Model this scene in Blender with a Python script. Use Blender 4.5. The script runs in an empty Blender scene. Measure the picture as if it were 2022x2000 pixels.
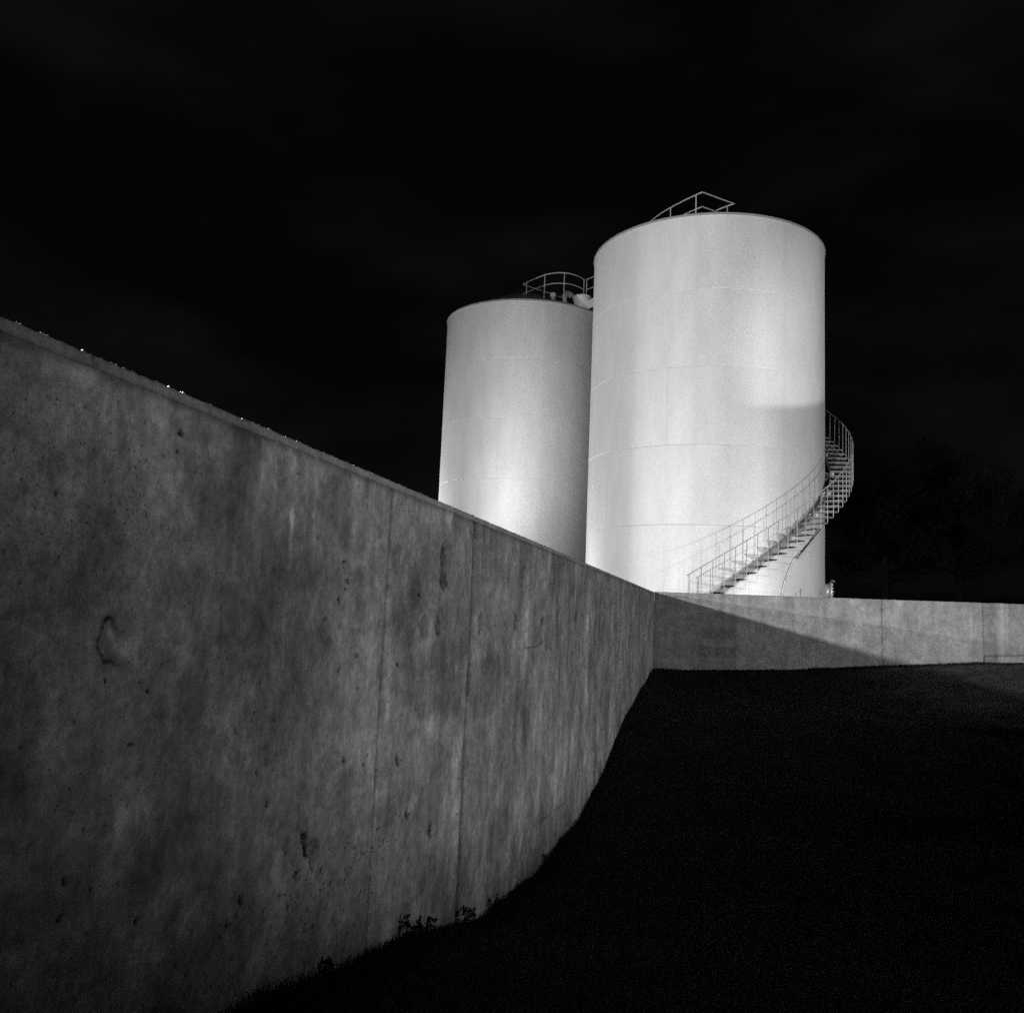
import bpy, math
import numpy as np
from mathutils import Vector, Matrix

# ------------------------------------------------------------------ camera, sky, lamps, exposure
scene = bpy.context.scene
COL = scene.collection
R = math.radians

cam_data = bpy.data.cameras.new("camera")
cam_data.sensor_fit = 'HORIZONTAL'
cam_data.sensor_width = 36.0
cam_data.lens = 31.19
cam_data.clip_start = 0.05
cam_data.clip_end = 3000
cam = bpy.data.objects.new("camera", cam_data)
COL.objects.link(cam)
PITCH, ROLL = 0.120, 0.0412
fw = Vector((0, math.cos(PITCH), math.sin(PITCH)))
up0 = Vector((0, -math.sin(PITCH), math.cos(PITCH)))
r0 = Vector((1, 0, 0))
right = r0 * math.cos(ROLL) + up0 * math.sin(ROLL)
up = up0 * math.cos(ROLL) - r0 * math.sin(ROLL)
cam.matrix_world = Matrix(((right.x, up.x, -fw.x, 0), (right.y, up.y, -fw.y, 0),
                           (right.z, up.z, -fw.z, 0), (0, 0, 0, 1)))
scene.camera = cam

scene.view_settings.view_transform = 'Standard'
scene.view_settings.look = 'None'
scene.view_settings.exposure = 0.0
scene.view_settings.gamma = 1.0
scene.view_settings.use_curve_mapping = False
scene.cycles.max_bounces = 6
scene.cycles.diffuse_bounces = 4
scene.cycles.sample_clamp_indirect = 0.3
scene.cycles.caustics_reflective = False
scene.cycles.caustics_refractive = False
scene.cycles.use_denoising = False
scene.cycles.use_adaptive_sampling = True
scene.cycles.adaptive_threshold = 0.03
scene.cycles.adaptive_min_samples = 20

# frame of the two concrete walls: corner C, D runs along the side wall away from the camera,
# N runs along the back wall to the right
C = Vector((3.3251, 20.3052, 0.62))
D = Vector((0.23754, 0.97138, 0))
N = Vector((0.97138, -0.23754, 0))
WALL_TOP = 0.62
YARD = 0.42


def at(s, n, z):
    """s metres from the corner towards the camera, n metres right of the side wall"""
    return Vector((C.x, C.y, 0)) - D * s + N * n + Vector((0, 0, z))


world = bpy.data.worlds.new("World")
scene.world = world
world.use_nodes = True
wn, wl = world.node_tree.nodes, world.node_tree.links
wn.clear()
w_out = wn.new('ShaderNodeOutputWorld')
w_bg = wn.new('ShaderNodeBackground')
w_sky = wn.new('ShaderNodeTexSky')
w_sky.sky_type = 'NISHITA'
w_sky.sun_disc = False
w_sky.sun_elevation = R(-2.0)
w_sky.sun_rotation = R(200)
w_bw = wn.new('ShaderNodeRGBToBW')
w_tc = wn.new('ShaderNodeTexCoord')
w_map = wn.new('ShaderNodeMapping')
w_map.inputs['Location'].default_value = (3.1, 0.7, 0.2)
w_map.inputs['Scale'].default_value = (1.6, 1.6, 4.5)
w_noise = wn.new('ShaderNodeTexNoise')
w_noise.inputs['Scale'].default_value = 1.7
w_noise.inputs['Detail'].default_value = 5
w_ramp = wn.new('ShaderNodeMapRange')
w_ramp.inputs['From Min'].default_value = 0.40
w_ramp.inputs['From Max'].default_value = 0.62
w_ramp.inputs['To Min'].default_value = 0.0005
w_ramp.inputs['To Max'].default_value = 0.0034
w_mul = wn.new('ShaderNodeMath')
w_mul.operation = 'MULTIPLY_ADD'
w_mul.inputs[1].default_value = SKYK = 0.004
wl.new(w_tc.outputs['Generated'], w_map.inputs['Vector'])
wl.new(w_map.outputs['Vector'], w_noise.inputs['Vector'])
wl.new(w_noise.outputs['Fac'], w_ramp.inputs['Value'])
wl.new(w_sky.outputs['Color'], w_bw.inputs['Color'])
wl.new(w_bw.outputs['Val'], w_mul.inputs[0])
wl.new(w_ramp.outputs['Result'], w_mul.inputs[2])
wl.new(w_mul.outputs['Value'], w_bg.inputs['Color'])
w_bg.inputs['Strength'].default_value = 1.0
wl.new(w_bg.outputs['Background'], w_out.inputs['Surface'])


def lamp(name, pos, aim, power, angle, blend, size=0.12):
    d = bpy.data.lights.new(name, 'SPOT')
    d.energy = power
    d.spot_size = R(angle)
    d.spot_blend = blend
    d.shadow_soft_size = size
    o = bpy.data.objects.new(name, d)
    o.location = pos
    o.rotation_euler = (Vector(aim) - Vector(pos)).to_track_quat('-Z', 'Y').to_euler()
    COL.objects.link(o)
    return o


# yard floodlights: two on masts behind the side wall, the rest low among the tanks, one an added fill
lamp("floodlight_mast_near", at(22, -6.5, WALL_TOP + 0.249 * 6.5), (3.5, 31, 4.0), 12000, 150, 0.35, 0.10)
lamp("floodlight_mast_far", at(16, -24, WALL_TOP + 0.1157 * 24), (7.0, 21.0, 2.0), 14500, 60, 0.6, 0.10)
lamp("ground_floodlight_left", (-7.2, 40.0, 0.8), (-3.0, 36.3, 4.2), 3600, 84, 0.8, 0.15)
lamp("added_fill_far_tank", (-3.3, 24.0, 0.62), (-0.8, 37.5, 9.0), 3400, 60, 1.0, 0.10)  # unseen lamp added to brighten the farther tank
lamp("ground_floodlight_front", (11.0, 19.25, 0.46), (8.6, 26.5, 3.0), 1150, 110, 0.6, 0.10)
# unseen spotlight on a short post off to the right; its added visor cuts the lower half of the beam
SPOT_POS = Vector((11.0, 8.0, -1.3))
SPOT_AZ = R(-5.0)
SPOT_DIR = Vector((math.sin(SPOT_AZ), math.cos(SPOT_AZ), 0))
lamp("hooded_spotlight", SPOT_POS, SPOT_POS + SPOT_DIR * 10 + Vector((0, 0, 5.22)), 9000, 20, 1.0, 0.011)
# unseen lamp added far right to light the walls, beam shaped to dim the near end
LAMP_POS = at(25, 35, 3.2)
lamp("wall_fill_lamp", LAMP_POS, LAMP_POS + (-N * math.cos(R(32.7)) + D * math.sin(R(32.7))) * 10 + Vector((0, 0, 1.4)), 18200, 57, 0.47, 0.45)

# ------------------------------------------------------------------ helpers
rng = np.random.default_rng(7)


def new_mesh(name, verts, faces, smooth=False):
    me = bpy.data.meshes.new(name)
    me.from_pydata([tuple(map(float, v)) for v in verts], [], [tuple(f) for f in faces])
    me.validate()
    if smooth:
        me.polygons.foreach_set('use_smooth', [True] * len(me.polygons))
    me.update()
    return me


def grid_mesh(name, P, smooth=True, closed=False):
    """P: rows x cols x 3 array -> quad sheet"""
    nr, nc = P.shape[:2]
    me = bpy.data.meshes.new(name)
    me.vertices.add(nr * nc)
    me.vertices.foreach_set('co', P.reshape(-1).astype(np.float32))
    i, j = np.meshgrid(np.arange(nr - 1), np.arange(nc if closed else nc - 1), indexing='ij')
    j2 = (j + 1) % nc
    q = np.stack([i * nc + j, i * nc + j2, (i + 1) * nc + j2, (i + 1) * nc + j], -1).reshape(-1, 4)
    nf = len(q)
    me.loops.add(nf * 4)
    me.loops.foreach_set('vertex_index', q.reshape(-1).astype(np.int32))
    me.polygons.add(nf)
    me.polygons.foreach_set('loop_start', np.arange(0, nf * 4, 4, dtype=np.int32))
    me.polygons.foreach_set('loop_total', np.full(nf, 4, dtype=np.int32))
    me.polygons.foreach_set('use_smooth', np.full(nf, smooth))
    me.update()
    return me


def tri_mesh(name, V, F):
    me = bpy.data.meshes.new(name)
    me.vertices.add(len(V))
    me.vertices.foreach_set('co', np.asarray(V, np.float32).reshape(-1))
    F = np.asarray(F, np.int32)
    k = F.shape[1]
    me.loops.add(F.size)
    me.loops.foreach_set('vertex_index', F.reshape(-1))
    me.polygons.add(len(F))
    me.polygons.foreach_set('loop_start', np.arange(0, F.size, k, dtype=np.int32))
    me.polygons.foreach_set('loop_total', np.full(len(F), k, np.int32))
    me.update()
    return me


def add_tone(me, tone):
    a = me.attributes.new('tone', 'FLOAT', 'POINT')
    a.data.foreach_set('value', np.asarray(tone, np.float32).reshape(-1))


def obj(name, me, material, parent=None, loc=None, rotz=None):
    o = bpy.data.objects.new(name, me)
    if material is not None and not me.materials:
        me.materials.append(material)
    if parent is not None:
        o.parent = parent
    if loc is not None:
        o.location = loc
    if rotz is not None:
        o.rotation_euler = (0, 0, rotz)
    COL.objects.link(o)
    return o


def thing(name, label, cat, loc=(0, 0, 0), rotz=0.0, group=None):
    o = bpy.data.objects.new(name, None)
    o.location = loc
    o.rotation_euler = (0, 0, rotz)
    o['label'] = label
    o['category'] = cat
    if group:
        o['group'] = group
    COL.objects.link(o)
    return o


class MB:
    """collects boxes, tubes and lathes into one mesh"""

    def __init__(self):
        self.v, self.f = [], []

    def add(self, v, f):
        b = len(self.v)
        self.v += [tuple(map(float, p)) for p in v]
        self.f += [tuple(i + b for i in q) for q in f]
        return self

    def box(self, c, s, rot=None):
        hx, hy, hz = s[0] / 2, s[1] / 2, s[2] / 2
        pts = [Vector((x, y, z)) for z in (-hz, hz) for x, y in ((-hx, -hy), (hx, -hy), (hx, hy), (-hx, hy))]
        if rot is not None:
            pts = [rot @ p for p in pts]
        c = Vector(c)
        return self.add([p + c for p in pts], [(3, 2, 1, 0), (4, 5, 6, 7), (0, 1, 5, 4), (1, 2, 6, 5), (2, 3, 7, 6), (3, 0, 4, 7)])

    def tube(self, pts, r, n=8, cap=True):
        pts = [Vector(p) for p in pts]
        rings = []
        for i, p in enumerate(pts):
            a = pts[max(i - 1, 0)]
            b = pts[min(i + 1, len(pts) - 1)]
            t = (b - a).normalized()
            ref = Vector((0, 0, 1)) if abs(t.z) < 0.9 else Vector((1, 0, 0))
            u = t.cross(ref).normalized()
            w = u.cross(t).normalized()
            rr = r[i] if isinstance(r, (list, tuple)) else r
            rings.append([p + (u * math.cos(2 * math.pi * k / n) + w * math.sin(2 * math.pi * k / n)) * rr for k in range(n)])
        v = [q for ring in rings for q in ring]
        f = []
        for i in range(len(pts) - 1):
            for k in range(n):
                k2 = (k + 1) % n
                f.append((i * n + k, i * n + k2, (i + 1) * n + k2, (i + 1) * n + k))
        if cap:
            f.append(tuple(range(n - 1, -1, -1)))
            f.append(tuple((len(pts) - 1) * n + k for k in range(n)))
        return self.add(v, f)

    def lathe(self, prof, n=32, origin=(0, 0, 0), axis=None):
        """prof: list of (radius, height) turned about axis through origin"""
        axis = Vector(axis or (0, 0, 1)).normalized()
        ref = Vector((1, 0, 0)) if abs(axis.x) < 0.9 else Vector((0, 1, 0))
        u = axis.cross(ref).normalized()
        w = axis.cross(u).normalized()
        o = Vector(origin)
        v, f = [], []
        for r, h in prof:
            for k in range(n):
                a = 2 * math.pi * k / n
                v.append(o + axis * h + (u * math.cos(a) + w * math.sin(a)) * r)
        for i in range(len(prof) - 1):
            for k in range(n):
                k2 = (k + 1) % n
                f.append((i * n + k, (i + 1) * n + k, (i + 1) * n + k2, i * n + k2))
        f.append(tuple(range(n)))
        f.append(tuple((len(prof) - 1) * n + k for k in range(n - 1, -1, -1)))
        return self.add(v, f)

    def build(self, name, material, parent=None, loc=None, rotz=None, smooth=False):
        me = new_mesh(name, self.v, self.f, smooth)
        return obj(name, me, material, parent, loc, rotz)


def vnoise(x, y, seed, oct=4, gain=0.5):
    """smooth value noise in about -1..1 on arrays"""
    out = np.zeros(np.broadcast(x, y).shape)
    amp, tot = 1.0, 0.0
    for o in range(oct):
        g = np.random.default_rng(seed * 31 + o).random((256, 256)) * 2 - 1
        xi, yi = np.floor(x).astype(int), np.floor(y).astype(int)
        fx, fy = x - xi, y - yi
        fx, fy = fx * fx * (3 - 2 * fx), fy * fy * (3 - 2 * fy)
        a, b = g[xi % 256, yi % 256], g[(xi + 1) % 256, yi % 256]
        c, d = g[xi % 256, (yi + 1) % 256], g[(xi + 1) % 256, (yi + 1) % 256]
        out = out + amp * ((a * (1 - fx) + b * fx) * (1 - fy) + (c * (1 - fx) + d * fx) * fy)
        tot += amp
        amp *= gain
        x, y = x * 2.03 + 17.1, y * 2.03 + 9.7
    return out / tot * 1.6


def poly_sd(px, py, poly):
    """signed distance to polygon (negative inside)"""
    d2 = np.full(px.shape, 1e9)
    inside = np.zeros(px.shape, bool)
    n = len(poly)
    for i in range(n):
        x0, y0 = poly[i]
        x1, y1 = poly[(i + 1) % n]
        ex, ey = x1 - x0, y1 - y0
        t = np.clip(((px - x0) * ex + (py - y0) * ey) / (ex * ex + ey * ey + 1e-12), 0, 1)
        d2 = np.minimum(d2, (px - x0 - t * ex) ** 2 + (py - y0 - t * ey) ** 2)
        cond = (y0 > py) != (y1 > py)
        xi = x0 + (py - y0) * ex / (ey if abs(ey) > 1e-9 else 1e-9)
        inside ^= cond & (px < xi)
    d = np.sqrt(d2)
    return np.where(inside, -d, d)


def sstep(a, b, x):
    t = np.clip((x - a) / (b - a), 0, 1)
    return t * t * (3 - 2 * t)


# ------------------------------------------------------------------ materials
def nodes_of(m):
    m.use_nodes = True
    return m.node_tree.nodes, m.node_tree.links


def grey(name, v, rough=0.6, metal=0.0, var=0.15, scale=6.0, stretch=(1, 1, 1), fine=0.0, fine_scale=40.0, bump=0.0, bump_scale=60.0, spec=0.5):
    m = bpy.data.materials.new(name)
    ns, ls = nodes_of(m)
    b = ns['Principled BSDF']
    b.inputs['Roughness'].default_value = rough
    b.inputs['Metallic'].default_value = metal
    b.inputs['Specular IOR Level'].default_value = spec
    tc = ns.new('ShaderNodeTexCoord')
    mp = ns.new('ShaderNodeMapping')
    mp.inputs['Scale'].default_value = stretch
    ls.new(tc.outputs['Object'], mp.inputs['Vector'])
    nz = ns.new('ShaderNodeTexNoise')
    nz.inputs['Scale'].default_value = scale
    nz.inputs['Detail'].default_value = 6
    ls.new(mp.outputs['Vector'], nz.inputs['Vector'])
    mr = ns.new('ShaderNodeMapRange')
    mr.inputs['From Min'].default_value = 0.25
    mr.inputs['From Max'].default_value = 0.75
    mr.inputs['To Min'].default_value = v * (1 - var)
    mr.inputs['To Max'].default_value = v * (1 + var)
    ls.new(nz.outputs['Fac'], mr.inputs['Value'])
    out = mr.outputs['Result']
    if fine:
        nf = ns.new('ShaderNodeTexNoise')
        nf.inputs['Scale'].default_value = fine_scale
        nf.inputs['Detail'].default_value = 2
        ls.new(tc.outputs['Object'], nf.inputs['Vector'])
        m2 = ns.new('ShaderNodeMapRange')
        m2.inputs['From Min'].default_value = 0.25
        m2.inputs['From Max'].default_value = 0.75
        m2.inputs['To Min'].default_value = 1 - fine
        m2.inputs['To Max'].default_value = 1 + fine
        ls.new(nf.outputs['Fac'], m2.inputs['Value'])
        mu = ns.new('ShaderNodeMath')
        mu.operation = 'MULTIPLY'
        ls.new(out, mu.inputs[0])
        ls.new(m2.outputs['Result'], mu.inputs[1])
        out = mu.outputs['Value']
    ls.new(out, b.inputs['Base Color'])
    if bump:
        nb = ns.new('ShaderNodeTexNoise')
        nb.inputs['Scale'].default_value = bump_scale
        nb.inputs['Detail'].default_value = 4
        ls.new(tc.outputs['Object'], nb.inputs['Vector'])
        bp = ns.new('ShaderNodeBump')
        bp.inputs['Strength'].default_value = 0.6
        bp.inputs['Distance'].default_value = bump
        ls.new(nb.outputs['Fac'], bp.inputs['Height'])
        ls.new(bp.outputs['Normal'], b.inputs['Normal'])
    return m


def concrete_mat(name, v):
    """weathered cast concrete; 'tone' on the mesh carries stains, patches and painted hole shade, the shader adds grain and streaks"""
    m = bpy.data.materials.new(name)
    ns, ls = nodes_of(m)
    b = ns['Principled BSDF']
    b.inputs['Roughness'].default_value = 0.85
    b.inputs['Specular IOR Level'].default_value = 0.25
    tc = ns.new('ShaderNodeTexCoord')
    at_ = ns.new('ShaderNodeAttribute')
    at_.attribute_name = 'tone'

    def noise(scale, stretch, detail, lo, hi, rough=0.55):
        mp = ns.new('ShaderNodeMapping')
        mp.inputs['Scale'].default_value = stretch
        ls.new(tc.outputs['Object'], mp.inputs['Vector'])
        nz = ns.new('ShaderNodeTexNoise')
        nz.inputs['Scale'].default_value = scale
        nz.inputs['Detail'].default_value = detail
        nz.inputs['Roughness'].default_value = rough
        ls.new(mp.outputs['Vector'], nz.inputs['Vector'])
        mr = ns.new('ShaderNodeMapRange')
        mr.inputs['From Min'].default_value = 0.3
        mr.inputs['From Max'].default_value = 0.7
        mr.inputs['To Min'].default_value = lo
        mr.inputs['To Max'].default_value = hi
        ls.new(nz.outputs['Fac'], mr.inputs['Value'])
        return mr.outputs['Result'], nz.outputs['Fac']

    terms = [noise(2.6, (1, 1, 0.8), 10, 0.62, 1.38, 0.75)[0],
             noise(14.0, (1, 1, 0.06), 5, 0.95, 1.05)[0],
             noise(50.0, (1, 1, 0.12), 3, 0.94, 1.06)[0],
             noise(9.0, (1, 1, 0.9), 8, 0.72, 1.28, 0.78)[0],
             noise(30.0, (1, 1, 0.05), 3, 0.95, 1.05)[0],
             noise(38.0, (1, 1, 0.8), 5, 0.74, 1.26, 0.75)[0]]
    g, gf = noise(210.0, (1, 1, 1), 3, 0.50, 1.50, 0.85)
    terms.append(g)
    # crisp little air pores, their shade and dirt put in the colour, denser in some patches
    vo = ns.new('ShaderNodeTexVoronoi')
    vo.inputs['Scale'].default_value = 34.0
    ls.new(tc.outputs['Object'], vo.inputs['Vector'])
    vr = ns.new('ShaderNodeMapRange')
    vr.inputs['From Min'].default_value = 0.09
    vr.inputs['From Max'].default_value = 0.15
    vr.inputs['To Min'].default_value = 0.25
    vr.inputs['To Max'].default_value = 1.0
    ls.new(vo.outputs['Distance'], vr.inputs['Value'])
    pm = noise(2.2, (1, 1, 1), 3, 0.0, 1.0)[0]
    pmax = ns.new('ShaderNodeMath')
    pmax.operation = 'MAXIMUM'
    ls.new(vr.outputs['Result'], pmax.inputs[0])
    ls.new(pm, pmax.inputs[1])
    pmin = ns.new('ShaderNodeMath')
    pmin.operation = 'MINIMUM'
    pmin.inputs[1].default_value = 1.0
    ls.new(pmax.outputs['Value'], pmin.inputs[0])
    terms.append(pmin.outputs['Value'])
    cur = at_.outputs['Fac']
    for t in terms:
        mu = ns.new('ShaderNodeMath')
        mu.operation = 'MULTIPLY'
        ls.new(cur, mu.inputs[0])
        ls.new(t, mu.inputs[1])
        cur = mu.outputs['Value']
    mu = ns.new('ShaderNodeMath')
    mu.operation = 'MULTIPLY'
    mu.inputs[1].default_value = v
    ls.new(cur, mu.inputs[0])
    ls.new(mu.outputs['Value'], b.inputs['Base Color'])
    bp = ns.new('ShaderNodeBump')
    bp.inputs['Strength'].default_value = 0.5
    bp.inputs['Distance'].default_value = 0.0025
    ls.new(gf, bp.inputs['Height'])
    ls.new(bp.outputs['Normal'], b.inputs['Normal'])
    return m


M_CONC = concrete_mat('weathered_concrete', 0.31)
M_CONC_BACK = concrete_mat('weathered_concrete_back', 0.31)
M_TANK = grey('aluminium_tank_paint', 0.80, rough=0.56, metal=0.28, var=0.085, scale=2.2, stretch=(1, 1, 0.22), fine=0.10, fine_scale=21.0)
M_WELD = grey('weld_paint', 0.62, rough=0.6, var=0.2, scale=12)
M_RIM = grey('rim_paint', 0.30, rough=0.5, var=0.1)
M_ROOF = grey('roof_plate', 0.22, rough=0.6, var=0.2, scale=2)
M_STEEL = grey('galvanised_steel', 0.48, rough=0.45, metal=0.0, var=0.2, scale=8)
M_TREAD = grey('tread_plate', 0.26, rough=0.5, var=0.2, scale=9)
M_BRACKET = grey('bracket_paint', 0.72, rough=0.5, var=0.05)
M_DARKSTEEL = grey('dark_steel', 0.05, rough=0.5, var=0.2)
M_PALE = grey('pale_hose', 0.78, rough=0.5, var=0.05)
M_STAINLESS = grey('stainless', 0.75, rough=0.35, metal=0.4, var=0.1, scale=5)
M_FIELD = grey('dark_turf_soil', 0.009, rough=1.0, var=0.5, scale=4, bump=0.01, bump_scale=30, spec=0.1)
def use_tone(m):
    ns, ls = nodes_of(m)
    b_ = ns['Principled BSDF']
    src = b_.inputs['Base Color'].links[0].from_socket
    a_ = ns.new('ShaderNodeAttribute')
    a_.attribute_name = 'tone'
    mu = ns.new('ShaderNodeMath')
    mu.operation = 'MULTIPLY'
    ls.new(src, mu.inputs[0])
    ls.new(a_.outputs['Fac'], mu.inputs[1])
    ls.new(mu.outputs['Value'], b_.inputs['Base Color'])


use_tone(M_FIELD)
M_YARD = grey('yard_gravel', 0.16, rough=0.95, var=0.35, scale=7, fine=0.3, fine_scale=60, bump=0.012, bump_scale=45, spec=0.2)
M_GRASS = grey('grass_blade', 0.016, rough=0.8, var=0.5, scale=2.0, spec=0.2)
M_LEAF = grey('leaf', 0.022, rough=0.8, var=0.4, scale=1.5, spec=0.2)
M_BARK = grey('bark', 0.02, rough=0.9, var=0.3, scale=5)

# ------------------------------------------------------------------ ground
BASE_S = np.array([-60, 0, 0.91, 3.77, 5.53, 8.07, 10.27, 12.8, 14.5, 15.97, 16.77, 17.6, 19, 21, 24, 40, 400.])
BASE_Z = np.array([-1.11, -1.12, -1.21, -1.48, -1.60, -2.05, -2.29, -2.24, -2.04, -1.69, -1.56, -1.40, -1.30, -1.28, -1.30, -1.6, -2.])
RISE_N = np.array([-5, 0, 1.83, 3.43, 4.84, 6.29, 7.58, 12, 30, 400.])
RISE_Z = np.array([0, 0, 0.08, 0.20, 0.32, 0.45, 0.55, 0.75, 0.9, 1.])


def field_z(s, n):
    z = np.interp(s, BASE_S, BASE_Z)
    fade = np.exp(-np.clip(s, 0, None) / 9.0)
    z = z + np.interp(n, RISE_N, RISE_Z) * (0.25 + 0.75 * fade)
    # unseen bank added on the right to shade field and wall foot, its crest about 20 m from the side wall
    crest = np.interp(s, [-5, 2, 8, 17, 20, 20.8, 21.6, 22.5, 24, 30, 60], [-1.0, 0.2, 0.62, 0.74, 0.94, 1.07, 1.30, 1.58, 1.68, 1.6, 0.6])
    k = sstep(14.0, 20.0, n)
    z = z * (1 - k) + (crest - 0.5 * sstep(20.5, 26.0, n)) * k
    lump = 0.025 * vnoise(s * 1.3 + 50, n * 1.3 + 50, 3, 4)
    return z + lump


ss = np.concatenate([np.linspace(-0.30, 22, 190), np.linspace(22.3, 40, 40), np.geomspace(41, 900, 24)])
nn = np.concatenate([np.linspace(-0.30, 14, 130), np.linspace(14.4, 40, 40), np.geomspace(42, 900, 24)])
S_, N_ = np.meshgrid(ss, nn, indexing='ij')
Z_ = field_z(S_, N_)
P = np.stack([C.x - D.x * S_ + N.x * N_, C.y - D.y * S_ + N.y * N_, Z_], -1)
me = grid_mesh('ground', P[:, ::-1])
lit_wedge = sstep(3.6, 6.2, N_ + 0.5 * vnoise(S_ * 1.2, N_ * 1.2, 61, 4)) * sstep(6.5, 3.0, S_ + 0.6 * vnoise(S_ * 1.4, N_ * 1.4, 62, 4))  # ground colour raised where the lit wedge falls by the back wall
add_tone(me, (1 + 10.0 * lit_wedge)[:, ::-1])
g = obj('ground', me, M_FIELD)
g['kind'] = 'structure'

# the yard behind the walls, level with the tank bases
mb = MB()
T = 0.30                                                     # wall thickness
def q(s, n, z): return tuple(at(s, n, z))
mb.add([q(-T, -T, YARD), q(-T, 900, YARD), q(-1500, 900, YARD), q(-1500, -T, YARD)], [(0, 1, 2, 3)])
mb.add([q(900, -T, YARD), q(-T, -T, YARD), q(-1500, -T, YARD), q(-1500, -1500, YARD), q(900, -1500, YARD)], [(0, 1, 2, 3, 4)])
g = mb.build('yard_ground', M_YARD)
g['kind'] = 'structure'

# ------------------------------------------------------------------ side wall
PORES = [(18.44, -0.221, 0.005, 0.007), (18.293, -0.233, 0.006, 0.006), (18.255, -0.262, 0.0055, 0.007), (18.542, -0.317, 0.0035, 0.003), (18.711, -0.357, 0.0055, 0.0035), (18.31, -0.402, 0.005, 0.004), (17.762, -0.425, 0.0065, 0.0095), (17.597, -0.589, 0.0085, 0.0085), (17.506, -0.718, 0.009, 0.0095), (17.245, -1.029, 0.0125, 0.013), (18.217, -0.895, 0.0105, 0.0115), (18.53, -0.796, 0.0075, 0.007), (18.52, -0.708, 0.008, 0.011), (17.649, -1.005, 0.0105, 0.0155), (17.67, -1.047, 0.008, 0.0075), (17.724, -1.064, 0.0115, 0.0135), (17.764, -1.088, 0.006, 0.007), (17.286, -1.134, 0.0085, 0.0125), (18.39, -0.6, 0.003, 0.0035), (18.158, -0.632, 0.0035, 0.005), (16.861, -0.657, 0.0105, 0.013), (16.968, -0.272, 0.008, 0.0085), (16.975, -0.086, 0.008, 0.008), (18.205, -0.377, 0.004, 0.003), (17.337, -0.924, 0.005, 0.007), (18.421, -0.756, 0.004, 0.005), (17.647, -0.38, 0.005, 0.004), (17.504, -0.422, 0.005, 0.004), (17.554, -0.511, 0.005, 0.006), (18.547, -0.086, 0.0025, 0.0025), (17.982, -0.08, 0.0035, 0.003), (18.712, 0.476, 0.004, 0.002), (18.615, 0.476, 0.0035, 0.0035), (18.205, 0.495, 0.013, 0.008), (18.217, 0.437, 0.0055, 0.0055), (18.416, 0.238, 0.003, 0.0015), (18.683, 0.245, 0.0035, 0.0055), (18.006, 0.089, 0.0025, 0.002), (16.188, -0.752, 0.0175, 0.0255), (16.854, -0.655, 0.012, 0.014), (16.004, -1.053, 0.0215, 0.025), (15.603, -1.223, 0.022, 0.0365), (17.244, -1.029, 0.0115, 0.014), (15.941, -1.292, 0.0105, 0.0095), (17.509, -0.717, 0.01, 0.009), (16.739, -1.164, 0.008, 0.0095), (16.626, -0.709, 0.008, 0.0075), (16.784, -0.212, 0.013, 0.007), (15.999, 0.076, 0.0215, 0.0085), (16.263, -0.277, 0.0145, 0.009), (17.242, 0.268, 0.0095, 0.0055), (17.244, 0.267, 0.0095, 0.0065), (16.922, 0.108, 0.011, 0.0115), (17.009, 0.03, 0.011, 0.0155), (16.951, 0.075, 0.0065, 0.007), (16.975, -0.085, 0.007, 0.0055), (16.782, -0.214, 0.015, 0.007), (17.204, -0.898, 0.013, 0.02), (17.172, -0.902, 0.0115, 0.0155), (17.182, -0.926, 0.0125, 0.0165), (17.165, -0.961, 0.018, 0.0235), (17.246, -1.027, 0.0125, 0.0115), (16.735, -1.168, 0.009, 0.009), (17.337, -0.924, 0.0065, 0.007), (17.153, -1.072, 0.0055, 0.0055)]
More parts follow.
